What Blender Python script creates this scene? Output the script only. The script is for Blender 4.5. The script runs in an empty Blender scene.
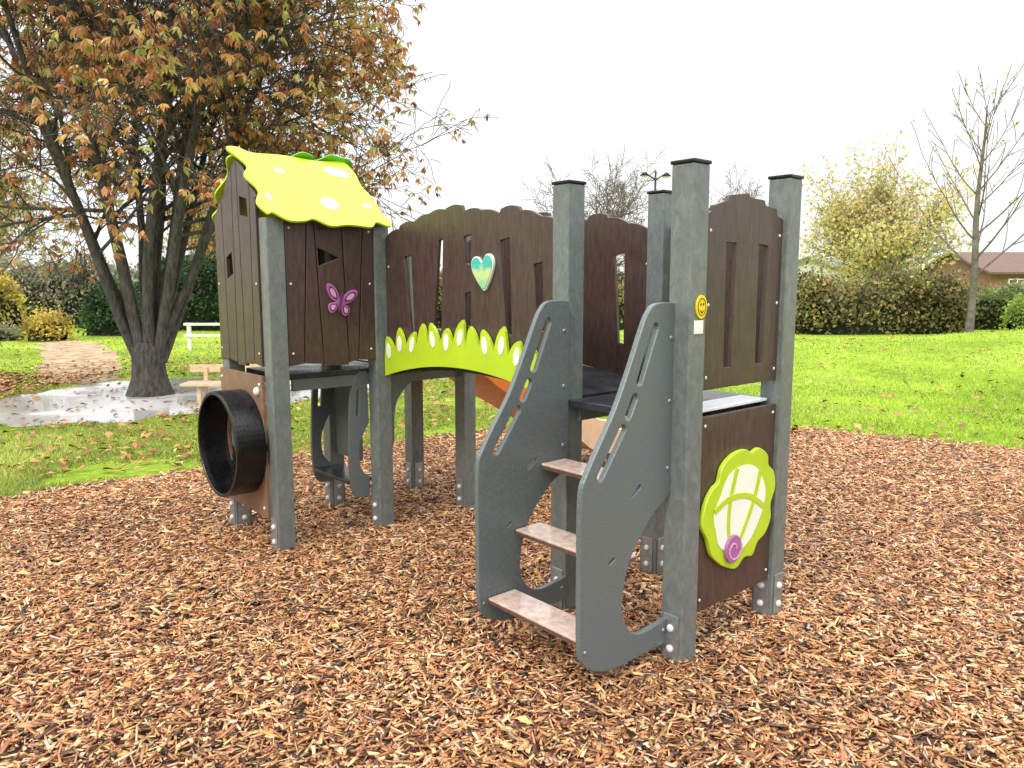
import bpy, bmesh, math, random
import numpy as np
from mathutils import Vector, Matrix, noise as mnoise
random.seed(7); rng=np.random.default_rng(11)
scene=bpy.context.scene
scene.view_settings.view_transform='Standard'
try: scene.view_settings.look='None'
except Exception: pass
scene.view_settings.exposure=0
coll=scene.collection

# ------------------------------------------------------------ materials
class N:
    def __init__(s,name):
        s.m=bpy.data.materials.new(name); s.m.use_nodes=True
        s.t=s.m.node_tree; s.b=s.t.nodes['Principled BSDF']
        s.tc=s.t.nodes.new('ShaderNodeTexCoord')
    def n(s,typ,**k):
        x=s.t.nodes.new(typ)
        for a,v in k.items(): setattr(x,a,v)
        return x
    def l(s,a,b): s.t.links.new(a,b)
    def noise(s,scale,detail=4,rough=.55,stretch=(1,1,1),dist=0):
        mp=s.n('ShaderNodeMapping'); mp.inputs['Scale'].default_value=stretch
        s.l(s.tc.outputs['Object'],mp.inputs['Vector'])
        q=s.n('ShaderNodeTexNoise'); q.inputs['Scale'].default_value=scale; q.inputs['Detail'].default_value=detail
        q.inputs['Roughness'].default_value=rough; q.inputs['Distortion'].default_value=dist
        s.l(mp.outputs['Vector'],q.inputs['Vector']); return q.outputs['Fac']
    def ramp(s,fac,stops):
        r=s.n('ShaderNodeValToRGB'); e=r.color_ramp.elements
        while len(e)<len(stops): e.new(.5)
        for i,(p,c) in enumerate(stops):
            e[i].position=p; e[i].color=(c[0],c[1],c[2],1)
        s.l(fac,r.inputs['Fac']); return r.outputs['Color']
    def bump(s,h,strength=.3,dist=.01):
        b=s.n('ShaderNodeBump'); b.inputs['Strength'].default_value=strength; b.inputs['Distance'].default_value=dist
        s.l(h,b.inputs['Height']); s.l(b.outputs['Normal'],s.b.inputs['Normal'])
def plain(name,col,rough=.5,var=.15,scale=12,bump=.15,bs=60,metal=0,stretch=(1,1,1),bd=.004,spec=.5,rvar=0):
    x=N(name); f=x.noise(scale,5,.6,stretch)
    lo=tuple(c*(1-var*1.6) for c in col); hi=tuple(min(1,c*(1+var)) for c in col)
    x.l(x.ramp(f,[(.3,lo),(.7,hi)]),x.b.inputs['Base Color'])
    x.b.inputs['Roughness'].default_value=rough; x.b.inputs['Metallic'].default_value=metal
    x.b.inputs['Specular IOR Level'].default_value=spec
    if rvar:
        f3=x.noise(scale*.6,4,.6)
        mr=x.n('ShaderNodeMapRange'); mr.inputs['From Min'].default_value=.3; mr.inputs['From Max'].default_value=.7
        mr.inputs['To Min'].default_value=max(.05,rough-rvar); mr.inputs['To Max'].default_value=min(1,rough+rvar)
        x.l(f3,mr.inputs['Value']); x.l(mr.outputs['Result'],x.b.inputs['Roughness'])
    if bump: x.bump(x.noise(bs,4,.6,stretch),bump,bd)
    return x.m
def tinted(name,rough=.6,trans=0,var=.25,scale=40,spec=.3):
    x=N(name); a=x.n('ShaderNodeAttribute'); a.attribute_name='tint'
    f=x.noise(scale,3)
    mr=x.n('ShaderNodeMapRange'); mr.inputs['To Min'].default_value=1-var*1.5; mr.inputs['To Max'].default_value=1+var*1.5
    x.l(f,mr.inputs['Value'])
    vm=x.n('ShaderNodeVectorMath',operation='SCALE'); x.l(a.outputs['Color'],vm.inputs[0]); x.l(mr.outputs['Result'],vm.inputs['Scale'])
    x.l(vm.outputs['Vector'],x.b.inputs['Base Color']); x.b.inputs['Roughness'].default_value=rough
    x.b.inputs['Specular IOR Level'].default_value=spec
    if trans:
        tr=x.n('ShaderNodeBsdfTranslucent'); x.l(vm.outputs['Vector'],tr.inputs['Color'])
        mx=x.n('ShaderNodeMixShader'); mx.inputs[0].default_value=trans
        out=x.t.nodes['Material Output']
        x.l(x.b.outputs[0],mx.inputs[1]); x.l(tr.outputs[0],mx.inputs[2]); x.l(mx.outputs[0],out.inputs['Surface'])
    return x.m

M={}
x=N('post_grey'); f=x.noise(14,6,.72,(2,2,1.2),.8)
x.l(x.ramp(f,[(.25,(.092,.106,.100)),(.5,(.140,.160,.150)),(.78,(.205,.232,.220))]),x.b.inputs['Base Color'])
x.b.inputs['Roughness'].default_value=.34; x.bump(x.noise(90,5,.65,(1.3,1.3,.9),.3),.2,.002); M['post']=x.m
x=N('stair_grey'); f=x.noise(130,4,.7); f2=x.noise(5,4,.6)
x.l(x.ramp(f,[(.3,(.088,.108,.108)),(.55,(.122,.146,.146)),(.75,(.17,.198,.198))]),x.b.inputs['Base Color'])
r=x.n('ShaderNodeMapRange'); r.inputs['From Min'].default_value=.3; r.inputs['From Max'].default_value=.7; r.inputs['To Min'].default_value=.26; r.inputs['To Max'].default_value=.42
x.l(f2,r.inputs['Value']); x.l(r.outputs[0],x.b.inputs['Roughness']); x.bump(x.noise(180,4,.7),.12,.0015); M['panel']=x.m
M['brown']=plain('panel_brown',(.070,.041,.034),.34,.24,14,.4,70,stretch=(4,4,.8),bd=.003,rvar=.08)
M['brown_light']=plain('panel_tan_brown',(.21,.115,.072),.42,.2,10,.25,60)
M['lime']=plain('lime_plastic',(.44,.61,.022),.36,.05,6,.12,150,bd=.001)
M['green']=plain('leaf_green_plastic',(.15,.50,.03),.42,.06,6,.1,120,bd=.001)
M['white']=plain('white_plastic',(.80,.83,.72),.4,.04,9,.05,80,bd=.001)
M['purple']=plain('purple_plastic',(.36,.12,.30),.4,.08,20,.05,80,bd=.001)
M['purple_dark']=plain('dark_purple_plastic',(.12,.02,.10),.4,.08,20,.05,80,bd=.001)
M['pink']=plain('pale_pink_plastic',(.58,.32,.48),.4,.08,20,.05,80,bd=.001)
M['black']=plain('black_plastic',(.004,.0045,.005),.28,.2,25,.5,60,bd=.004,rvar=.1,spec=.4)
M['deck']=plain('deck_dark',(.035,.04,.045),.2,.3,9,.3,160,bd=.002,rvar=.1)
M['deck_glare']=plain('deck_painted_glare',(.8,.82,.84),.2,.06,9,.05,80)  # near-white base colour paints the glare seen on the dark deck top
M['metal']=plain('galvanised_metal',(.36,.38,.39),.4,.15,30,.1,90,metal=.7,bd=.001)
M['bolt']=plain('bolt_cap',(.66,.67,.66),.35,.08,30,0)
M['orange']=plain('orange_plastic',(.80,.22,.05),.25,.08,8,.05,60)
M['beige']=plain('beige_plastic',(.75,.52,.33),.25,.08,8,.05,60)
M['yellow']=plain('yellow_badge',(.85,.62,.01),.35,.03,20,0)
M['step']=plain('step_tread',(.56,.42,.35),.16,.2,30,.2,200,bd=.0008,rvar=.07)
M['step_edge']=plain('step_edge',(.13,.065,.05),.45,.2,30,.1,90)
M['wood']=plain('bench_wood',(.68,.50,.31),.6,.2,12,.3,60,stretch=(1,8,8))
M['paint']=plain('white_paint',(.75,.75,.73),.5,.08,6,.1,40)
M['bark']=plain('bark',(.085,.078,.066),.75,.45,9,.9,26,stretch=(3,3,.7),bd=.03,spec=.3)
M['bark_far']=plain('bark_grey',(.17,.145,.125),.9,.3,6,.5,20,spec=.1)
M['leaf']=tinted('tree_leaves',.5,.45)
M['blade']=tinted('grass_blades',.5,.3,spec=.25)
M['chip']=tinted('wood_chips',.42,0,.35,60,spec=.5)
M['litter']=tinted('dead_leaves',.6,0)
x=N('heart_gradient'); sp=x.n('ShaderNodeSeparateXYZ'); x.l(x.tc.outputs['Generated'],sp.inputs[0])
ad=x.n('ShaderNodeMath',operation='ADD'); x.l(sp.outputs['Z'],ad.inputs[0])
f=x.noise(40,3); mu=x.n('ShaderNodeMath',operation='MULTIPLY'); mu.inputs[1].default_value=.6; x.l(f,mu.inputs[0]); x.l(mu.outputs[0],ad.inputs[1])
x.l(x.ramp(ad.outputs[0],[(.3,(.10,.48,.25)),(.55,(.30,.58,.26)),(.8,(.58,.62,.24)),(.98,(.06,.46,.38))]),x.b.inputs['Base Color'])
x.b.inputs['Roughness'].default_value=.25; M['heart']=x.m
x=N('lawn'); f=x.noise(.35,5,.6); f2=x.noise(9,6,.75)
c1=x.ramp(f,[(.35,(.22,.34,.03)),(.55,(.34,.50,.05)),(.72,(.46,.53,.12))]); c2=x.ramp(f2,[(.3,(.55,.55,.55)),(.7,(1.3,1.25,1.15))])
mx=x.n('ShaderNodeMix',data_type='RGBA',blend_type='MULTIPLY'); mx.inputs[0].default_value=1
x.l(c1,mx.inputs[6]); x.l(c2,mx.inputs[7]); x.l(mx.outputs[2],x.b.inputs['Base Color'])
x.b.inputs['Roughness'].default_value=.9; x.b.inputs['Specular IOR Level'].default_value=.1; x.bump(x.noise(30,6,.8),.8,.05); M['lawn']=x.m
x=N('mulch_base'); v=x.n('ShaderNodeTexVoronoi'); v.inputs['Scale'].default_value=45; v.inputs['Randomness'].default_value=1
mp=x.n('ShaderNodeMapping'); mp.inputs['Scale'].default_value=(1,1.8,1); x.l(x.tc.outputs['Object'],mp.inputs[0]); x.l(mp.outputs[0],v.inputs['Vector'])
sp=x.n('ShaderNodeSeparateColor'); x.l(v.outputs['Color'],sp.inputs[0])
x.l(x.ramp(sp.outputs[0],[(0,(.015,.008,.005)),(.5,(.08,.035,.02)),(.8,(.22,.10,.05)),(1,(.42,.25,.14))]),x.b.inputs['Base Color'])
x.b.inputs['Roughness'].default_value=.8; x.bump(v.outputs['Distance'],.8,.02); M['mulch']=x.m
x=N('wet_asphalt'); f=x.noise(.9,5,.6)
x.l(x.ramp(f,[(.35,(.38,.375,.38)),(.6,(.55,.53,.51))]),x.b.inputs['Base Color'])
r=x.n('ShaderNodeMapRange'); r.inputs['From Min'].default_value=.48; r.inputs['From Max'].default_value=.60; r.inputs['To Min'].default_value=.03; r.inputs['To Max'].default_value=.45
x.l(f,r.inputs['Value']); x.l(r.outputs[0],x.b.inputs['Roughness']); x.bump(x.noise(70,4,.7),.04,.002); M['asphalt']=x.m
x.b.inputs['Specular IOR Level'].default_value=1.0
M['dirt']=plain('dirt',(.40,.29,.18),.9,.35,3,.6,25,bd=.02,spec=.1)
M['soil_leaf']=plain('leafy_soil',(.24,.13,.07),.9,.45,7,.6,25,bd=.02,spec=.1)
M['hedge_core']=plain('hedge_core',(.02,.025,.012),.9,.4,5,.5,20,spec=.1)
M['render_wall']=plain('render_wall',(.62,.60,.56),.8,.08,2,.1,30)
M['brick_wall']=plain('brown_wall',(.24,.13,.09),.85,.2,5,.2,30)
M['roof_tile']=plain('roof_tile',(.15,.09,.07),.8,.25,8,.3,12,stretch=(1,1,4))
M['roof_grey']=plain('roof_slate',(.22,.22,.24),.7,.2,8,.3,12)
M['glass']=plain('window_glass',(.03,.04,.05),.08,.1,3,0)

# ------------------------------------------------------------ helpers
def meta(o,label=None,category=None,kind=None,group=None):
    if label: o['label']=label
    if category: o['category']=category
    if kind: o['kind']=kind
    if group: o['group']=group
    return o
def link(o,parent=None):
    coll.objects.link(o)
    if parent: o.parent=parent
    return o
def empty(name,loc,rz=0,**k):
    o=bpy.data.objects.new(name,None); o.location=loc; o.rotation_euler=(0,0,rz); o.empty_display_size=.2
    link(o); meta(o,**k); return o
def crom(pts,n=8,closed=True):
    P=[Vector(p) for p in pts]; out=[]; L=len(P)
    for i in range(L if closed else L-1):
        if closed: a,b,c,d=P[(i-1)%L],P[i],P[(i+1)%L],P[(i+2)%L]
        else: a,b,c,d=P[max(i-1,0)],P[i],P[i+1],P[min(i+2,L-1)]
        for k in range(n):
            t=k/n
            out.append(.5*((2*b)+(-a+c)*t+(2*a-5*b+4*c-d)*t*t+(-a+3*b-3*c+d)*t**3))
    if not closed: out.append(P[-1])
    return [tuple(p) for p in out]
def oval(cx,cy,rx,ry,rot=0,n=24,p=1):
    r=[]
    for i in range(n):
        t=2*math.pi*i/n; a=rx*math.cos(t); b=ry*math.sin(t)
        r.append((cx+a*math.cos(rot)-b*math.sin(rot),cy+a*math.sin(rot)+b*math.cos(rot)))
    return r
def slot(x0,y0,x1,y1,w0,w1=None,n=6):
    w1=w1 or w0; d=Vector((x1-x0,y1-y0)).normalized(); th=math.atan2(d.y,d.x); r=[]
    for i in range(n+1):
        t=th-math.pi/2+math.pi*i/n; r.append((x1+w1/2*math.cos(t),y1+w1/2*math.sin(t)))
    for i in range(n+1):
        t=th+math.pi/2+math.pi*i/n; r.append((x0+w0/2*math.cos(t),y0+w0/2*math.sin(t)))
    return r
def ribbon(pts,w0,w1):
    P=[Vector(p) for p in crom(pts,6,False)]; A=[];B=[]; n=len(P)
    for i in range(n):
        d=(P[min(i+1,n-1)]-P[max(i-1,0)]).normalized(); w=(w0+(w1-w0)*i/(n-1))/2; nn=Vector((-d.y,d.x))
        A.append(tuple(P[i]+nn*w)); B.append(tuple(P[i]-nn*w))
    return A+B[::-1]
class MB:
    def __init__(s): s.v=[]; s.f=[]; s.m=[]; s.mats=[]; s.sm=[]
    def mi(s,mat):
        m=M[mat]
        if m not in s.mats: s.mats.append(m)
        return s.mats.index(m)
    def raw(s,vs,fs,mat,smooth=False):
        o=len(s.v); k=s.mi(mat); s.v+= [tuple(v) for v in vs]
        for f in fs: s.f.append(tuple(i+o for i in f)); s.m.append(k); s.sm.append(smooth)
    def bm(s,bm,mat,smooth=False):
        bm.verts.index_update(); s.raw([v.co[:] for v in bm.verts],[[v.index for v in f.verts] for f in bm.faces],mat,smooth); bm.free()
    def box(s,c,size,mat,bev=0,rot=None):
        b=bmesh.new(); bmesh.ops.create_cube(b,size=1)
        for v in b.verts: v.co=Vector((v.co.x*size[0],v.co.y*size[1],v.co.z*size[2]))
        if bev: bmesh.ops.bevel(b,geom=list(b.edges),offset=bev,segments=2,affect='EDGES',profile=.5)
        R=rot.to_4x4() if rot is not None else Matrix.Identity(4)
        b.transform(Matrix.Translation(c)@R); s.bm(b,mat)
    def cyl(s,p0,p1,r0,mat,r1=None,seg=16,smooth=True,caps=True):
        r1=r0 if r1 is None else r1; p0=Vector(p0); p1=Vector(p1); d=p1-p0
        b=bmesh.new(); bmesh.ops.create_cone(b,cap_ends=caps,segments=seg,radius1=r0,radius2=r1,depth=d.length)
        q=Vector((0,0,1)).rotation_difference(d.normalized())
        b.transform(Matrix.Translation((p0+p1)/2)@q.to_matrix().to_4x4()); s.bm(b,mat,smooth)
    def dome(s,c,nrm,r,mat,h=.6):
        b=bmesh.new(); bmesh.ops.create_uvsphere(b,u_segments=12,v_segments=8,radius=r)
        q=Vector((0,0,1)).rotation_difference(Vector(nrm).normalized())
        b.transform(Matrix.Translation(c)@q.to_matrix().to_4x4()@Matrix.Diagonal((1,1,h,1))); s.bm(b,mat,True)
    def plate(s,pts,origin,U,V,thick,mat,holes=(),bev=.003):
        cl=[]
        for p in pts:
            if not cl or (abs(p[0]-cl[-1][0])+abs(p[1]-cl[-1][1]))>1e-4: cl.append(p)
        cu=bpy.data.curves.new('tmp','CURVE'); cu.dimensions='2D'; cu.fill_mode='BOTH'
        cu.extrude=thick/2-bev; cu.bevel_depth=bev; cu.bevel_resolution=1; cu.offset=-bev
        for pl in [cl]+list(holes):
            sp=cu.splines.new('POLY'); sp.points.add(len(pl)-1)
            for i,p in enumerate(pl): sp.points[i].co=(p[0],p[1],0,1)
            sp.use_cyclic_u=True
        ob=bpy.data.objects.new('tmp',cu); coll.objects.link(ob); dg=bpy.context.evaluated_depsgraph_get(); dg.update()
        me=bpy.data.meshes.new_from_object(ob.evaluated_get(dg))
        U=Vector(U).normalized(); V=Vector(V).normalized(); W=U.cross(V); O=Vector(origin)
        b=bmesh.new(); b.from_mesh(me); bmesh.ops.remove_doubles(b,verts=b.verts,dist=1e-6)
        x0=min(p[0] for p in cl)-.004; x1=max(p[0] for p in cl)+.004; y0=min(p[1] for p in cl)-.004; y1=max(p[1] for p in cl)+.004
        for v in b.verts:   # keep any bevel spike inside the outline's own bounds
            cx_=min(max(v.co.x,x0),x1); cy_=min(max(v.co.y,y0),y1)
            v.co=O+U*cx_+V*cy_+W*v.co.z
        bmesh.ops.recalc_face_normals(b,faces=b.faces); s.bm(b,mat)
        bpy.data.objects.remove(ob); bpy.data.curves.remove(cu); bpy.data.meshes.remove(me)
    def obj(s,name,parent=None,**k):
        me=bpy.data.meshes.new(name); me.from_pydata(s.v,[],s.f)
        for m in s.mats: me.materials.append(m)
        me.polygons.foreach_set('material_index',s.m); me.polygons.foreach_set('use_smooth',s.sm); me.update()
        o=bpy.data.objects.new(name,me); link(o,parent); meta(o,**k); return o
def npmesh(name,v,f,tint,mat,parent=None,**k):
    v=np.asarray(v,np.float32); f=np.asarray(f,np.int32); kk=f.shape[1]
    me=bpy.data.meshes.new(name); me.vertices.add(len(v)); me.vertices.foreach_set('co',v.ravel())
    me.loops.add(f.size); me.loops.foreach_set('vertex_index',f.ravel())
    me.polygons.add(len(f)); me.polygons.foreach_set('loop_start',np.arange(0,f.size,kk,dtype=np.int32))
    me.update(calc_edges=True); me.validate()
    if tint is not None:
        ca=me.color_attributes.new(name='tint',type='FLOAT_COLOR',domain='POINT')
        c=np.ones((len(v),4),np.float32); c[:,:3]=tint; ca.data.foreach_set('color',c.ravel())
    me.materials.append(M[mat]); o=bpy.data.objects.new(name,me); link(o,parent); meta(o,**k); return o
def rotm(yaw,pitch,roll):
    cy,sy=np.cos(yaw),np.sin(yaw); cp,sp=np.cos(pitch),np.sin(pitch); cr,sr=np.cos(roll),np.sin(roll)
    R=np.empty((len(yaw),3,3))
    R[:,0,0]=cy*cp; R[:,0,1]=cy*sp*sr-sy*cr; R[:,0,2]=cy*sp*cr+sy*sr
    R[:,1,0]=sy*cp; R[:,1,1]=sy*sp*sr+cy*cr; R[:,1,2]=sy*sp*cr-cy*sr
    R[:,2,0]=-sp; R[:,2,1]=cp*sr; R[:,2,2]=cp*cr
    return R
def pal(n,cols,w,var=.18):
    cols=np.array(cols); w=np.array(w,float); w/=w.sum()
    c=cols[rng.choice(len(cols),n,p=w)]
    return np.clip(c*rng.normal(1,var,(n,1))*rng.normal(1,.06,(n,3)),.004,.95)
def quads(cent,yaw,pitch,roll,L,W,tint,curl=.0):
    n=len(cent); base=np.array([[-.5,0,0],[0,-.5,0],[.5,0,0],[0,.5,0]])
    P=np.tile(base,(n,1,1)); P[:,:,0]*=L[:,None]; P[:,:,1]*=W[:,None]
    P[:,1,2]+=curl*W; P[:,3,2]+=curl*W
    R=rotm(yaw,pitch,roll); P=np.einsum('nij,nkj->nki',R,P)+cent[:,None,:]
    return P.reshape(-1,3), np.arange(n*4).reshape(n,4), np.repeat(tint,4,axis=0)
def inpoly(x,y,poly):
    ins=np.zeros(len(x),bool); n=len(poly)
    for i in range(n):
        x0,y0=poly[i]; x1,y1=poly[(i+1)%n]
        if y0==y1: continue
        c=((y0>y)!=(y1>y))&(x<(x1-x0)*(y-y0)/(y1-y0)+x0); ins^=c
    return ins
def sheet(name,poly,z,mat,**k):
    me=bpy.data.meshes.new(name); me.from_pydata([(p[0],p[1],z) for p in poly],[],[tuple(range(len(poly)))])
    me.materials.append(M[mat]); me.update()
    if me.polygons[0].normal.z<0: me.flip_normals()
    o=bpy.data.objects.new(name,me); link(o); meta(o,kind='structure',**k); return o

# ------------------------------------------------------------ ground (gentle bank to the right)
def sst(t): t=np.clip(t,0,1); return t*t*(3-2*t)
def gh(x,y):
    x=np.asarray(x,float); y=np.asarray(y,float)
    return .34*sst((y-10.5)/3.5)*(1-sst((y-16.5)/4.5))*sst((x-1.5)/4)*(1+.35*np.sin(x*.55+1)+.15*np.sin(x*1.3))
gx=np.unique(np.concatenate([[-400,-150,-60],np.linspace(-25,0,11),np.linspace(.5,26,52),[40,80,180,400]]))
gy=np.unique(np.concatenate([[-60,-20,0],np.linspace(5,24,58),[30,45,80,180,400,700]]))
GX,GY=np.meshgrid(gx,gy,indexing='ij'); gv=np.stack([GX.ravel(),GY.ravel(),gh(GX,GY).ravel()],1); ny=len(gy)
gf=[[i*ny+j,(i+1)*ny+j,(i+1)*ny+j+1,i*ny+j+1] for i in range(len(gx)-1) for j in range(ny-1)]
lg=npmesh('lawn_ground',gv,gf,None,'lawn',kind='structure',label='green autumn lawn spreading around the play area',category='lawn')
lg.data.polygons.foreach_set('use_smooth',[True]*len(lg.data.polygons))
MX=np.array([-12,-8,-5,-3.58,-2.19,-.33,1.3,2.9,4.6,6.5,9,12.]); MY=np.array([-1,2.2,4.0,5.17,6.25,7.6,8.0,7.75,6.75,5.6,3.5,1.])
edge=crom([(a,b) for a,b in zip(MX,MY)],8,False)
edge=[(p[0],p[1]+.16*mnoise.noise(Vector((p[0]*1.7,0,3)))) for p in edge]
sheet('mulch_ground',edge+[(12,-4),(-12,-4)],.004,'mulch',label='brown wood chip safety surface under the play structure',category='mulch')
ex=np.array([p[0] for p in edge]); ey=np.array([p[1] for p in edge])
yb=lambda x:np.interp(x,ex,ey)
pathp=crom([(-5.5,7.9),(-4.3,8.3),(-3.4,8.9),(-2.8,9.6),(-2.2,10.3),(-1.9,11.0),(-2.0,12.0),(-3.5,12.4),(-6.2,11.6),(-6.8,10.0),(-9,9.4),(-13,9.0),(-13,7.0),(-9,7.3)],10)
pathp=[(p[0]+.32*mnoise.noise(Vector((p[0]*2.6,p[1]*2.6,1))),p[1]+.32*mnoise.noise(Vector((p[0]*2.6,p[1]*2.6,5)))) for p in pathp]
sheet('footpath',pathp,.004,'asphalt',label='wet grey asphalt footpath with shallow puddles beside the tree',category='path')
dirtp=crom([(-6.2,11.7),(-7.4,11.9),(-9.6,15.5),(-12,19.5),(-10.8,19.6),(-8.2,15.6)],8)
dirtp=[(p[0]+.4*mnoise.noise(Vector((p[0]*2,p[1]*2,1))),p[1]) for p in dirtp]
sheet('dirt_path',dirtp,.008,'dirt',label='bare brown dirt track crossing the lawn',category='path')
soilp=crom([(-7.4,11.2),(-7.2,9.9),(-9,9.6),(-13,9.6),(-13,12.6),(-9,12.6)],8)
sheet('leafy_ground',soilp,.012,'soil_leaf',label='leaf strewn bare soil at the lawn edge',category='ground')

def scatter_mulch(nn):
    y=rng.uniform(1.1,8.3,nn*3); x=rng.uniform(-8,8,nn*3)
    dens=np.where(y<4.5,1,np.where(y<6.3,.8,.6))
    e=yb(x)+rng.normal(0,.07,nn*3)
    k=(np.abs(x)<.72*y+1.0)&(y<e)&(rng.random(nn*3)<dens)
    return x[k],y[k]
x_,y_=scatter_mulch(185000)
n=len(x_)
L=np.clip(rng.lognormal(-3.38,.44,n),.012,.09); W=np.clip(rng.lognormal(-4.60,.42,n),.004,.024); T=rng.uniform(.002,.0055,n)
sc=np.clip(.85+.05*y_,.9,1.25); L*=sc; W*=sc
base=np.array([[-.5,-.5,0],[.5,-.5,0],[.5,.5,0],[-.5,.5,0],[-.5,-.5,1],[.5,-.5,1],[.5,.5,1],[-.5,.5,1]],float)
P=np.tile(base,(n,1,1)); 
t0=rng.uniform(.35,1,(n,1)); t1=rng.uniform(.35,1,(n,1)); sh=rng.uniform(-.15,.15,(n,2))
P[:,[0,3,4,7],1]*=t0; P[:,[1,2,5,6],1]*=t1; P[:,[0,4],0]+=sh[:,:1]; P[:,[1,5],0]+=sh[:,1:]
P[:,:,0]*=L[:,None]; P[:,:,1]*=W[:,None]; P[:,:,2]*=T[:,None]
R=rotm(rng.uniform(0,6.283,n),rng.normal(0,.24,n),rng.normal(0,.42,n))
hgt=np.array([mnoise.noise(Vector((a*1.3,b*1.3,0))) for a,b in zip(x_[:],y_[:])])*.010
C=np.stack([x_,y_,.008+rng.uniform(0,.019,n)+hgt],1)
P=np.einsum('nij,nkj->nki',R,P)+C[:,None,:]
fb=np.array([[4,5,6,7],[0,1,5,4],[1,2,6,5],[2,3,7,6],[3,0,4,7],[3,2,1,0]])
F=(np.arange(n)[:,None,None]*8+fb[None]).reshape(-1,4)
tc=pal(n,[(.74,.49,.28),(.60,.34,.155),(.47,.22,.085),(.32,.135,.052),(.17,.07,.03),(.05,.025,.015),(.42,.31,.22)],[11,22,26,20,12,9,4],.19)
patch=np.array([mnoise.noise(Vector((a*.8,b*.8,4))) for a,b in zip(x_,y_)]); tc=np.clip(tc*(1+.25*patch[:,None]),.004,.95)
npmesh('wood_chips',P.reshape(-1,3),F,np.repeat(tc,8,axis=0),'chip',kind='stuff',label='loose wood chip mulch covering the play area ground',category='mulch')

def grass(nn,ymin,ymax,h0,h1,wd):
    u=rng.random(nn); y=1/(1/ymin+u*(1/ymax-1/ymin)); x=rng.uniform(-1,1,nn)*(.72*y+1.5)
    k=(y>yb(x)+rng.normal(.03,.05,nn))&~inpoly(x,y,pathp)&~inpoly(x,y,dirtp)&~(inpoly(x,y,soilp)&(rng.random(nn)<.85))
    x=x[k];y=y[k]; pn=np.array([mnoise.fractal(Vector((a*.8,b*.8,7)),1,2,3) for a,b in zip(x,y)]); 
    bare=np.where(x<0,.10,-.3); k=(pn>bare-.35+rng.normal(0,.12,len(x))); x=x[k];y=y[k];pn=pn[k]
    m=len(x); h=rng.uniform(h0,h1,m)*(1+.6*pn); w=wd*(.7+.6*rng.random(m))*(.6+y*.07); a=rng.uniform(0,6.283,m); ln=rng.normal(0,.5,(m,2))*h[:,None]
    g=gh(x,y); V=np.zeros((m,3,3)); V[:,0]=np.stack([x-np.cos(a)*w/2,y-np.sin(a)*w/2,g],1); V[:,1]=np.stack([x+np.cos(a)*w/2,y+np.sin(a)*w/2,g],1)
    V[:,2]=np.stack([x+ln[:,0],y+ln[:,1],g+h],1)
    left=(x<0.5)
    t=np.where(left[:,None],pal(m,[(.34,.43,.07),(.45,.46,.12),(.50,.42,.19),(.20,.31,.04)],[5,4,2.6,3]),pal(m,[(.38,.58,.04),(.50,.64,.09),(.26,.45,.03),(.58,.59,.15)],[5,4,3,1.4]))
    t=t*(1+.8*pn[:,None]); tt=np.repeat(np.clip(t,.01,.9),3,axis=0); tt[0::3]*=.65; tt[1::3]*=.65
    return V.reshape(-1,3),np.arange(m*3).reshape(m,3),tt
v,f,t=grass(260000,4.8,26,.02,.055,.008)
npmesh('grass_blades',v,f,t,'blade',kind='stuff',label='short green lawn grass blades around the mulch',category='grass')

def litter():
    n1=3200; a=rng.uniform(0,6.283,n1); r=5.2*np.sqrt(rng.random(n1)); x=-5.2+r*np.cos(a); y=10.4+r*np.sin(a)*.95
    k=(y>yb(x)-.5)&(~inpoly(x,y,pathp)|(rng.random(n1)<.45)); x1=x[k];y1=y[k]
    n2=2000; y=rng.uniform(6,22,n2); x=rng.uniform(-1,1,n2)*(.72*y+1); k=(y>yb(x)-.3)&~inpoly(x,y,pathp); x2=x[k];y2=y[k]
    n3=3600; x3=rng.uniform(-13,-6.6,n3); y3=rng.uniform(9.5,12.6,n3)
    n4=240; y4=rng.uniform(1.5,7,n4); x4=rng.uniform(-1,1,n4)*(.7*y4)
    x=np.concatenate([x1,x2,x3,x4]); y=np.concatenate([y1,y2,y3,y4]); n=len(x)
    z=np.where(y<yb(x),.034,.03)+rng.uniform(0,.015,n); z=np.where(inpoly(x,y,pathp),.014,z)+gh(x,y)
    L=rng.uniform(.05,.12,n); W=L*rng.uniform(.35,.7,n)
    L[-len(x4):]*=.55; W[-len(x4):]*=.55
    t=pal(n,[(.46,.23,.09),(.34,.15,.06),(.18,.08,.04),(.5,.36,.12)],[4,4,3,1.5])
    return quads(np.stack([x,y,z],1),rng.uniform(0,6.28,n),rng.normal(0,.25,n),rng.normal(0,.25,n),L,W,t,.25)
v,f,t=litter(); npmesh('fallen_leaves',v,f,t,'litter',kind='stuff',label='brown fallen chestnut leaves scattered over lawn and path',category='leaves')

# ------------------------------------------------------------ play structure
PS=empty('play_structure',(.676,2.887,0),math.radians(41.3),label='grey and brown playground climbing frame with lime roofed hut',category='playground equipment')
S=.65; B0,B1=2.235,2.845
def post(a,b,h,cap,sides):
    m=MB(); m.box((a,b,h/2-.05),(.1,.1,h+.1),'post',.006)
    p=m.obj('post',PS)
    if cap:
        m=MB(); m.box((a,b,h+.007),(.109,.109,.014),'black',.004); m.obj('post_cap',p)
    for (dx,dy) in sides:
        m=MB(); cx,cy=a+dx*.053,b+dy*.053
        if dx: m.box((cx,cy,.10),(.005,.07,.22),'metal',.002)
        else: m.box((cx,cy,.10),(.07,.005,.22),'metal',.002)
        for z in (.07,.155):
            m.dome((cx+dx*.004,cy+dy*.004,z),(dx,dy,0),.016,'bolt',.75)
        m.obj('foot_bracket',p)
    return p
pA=post(0,0,1.935,True,[(-1,0)]); pA.location=(-.010,.003,0); pA.rotation_euler=(0,math.radians(-.3),0)
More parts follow.
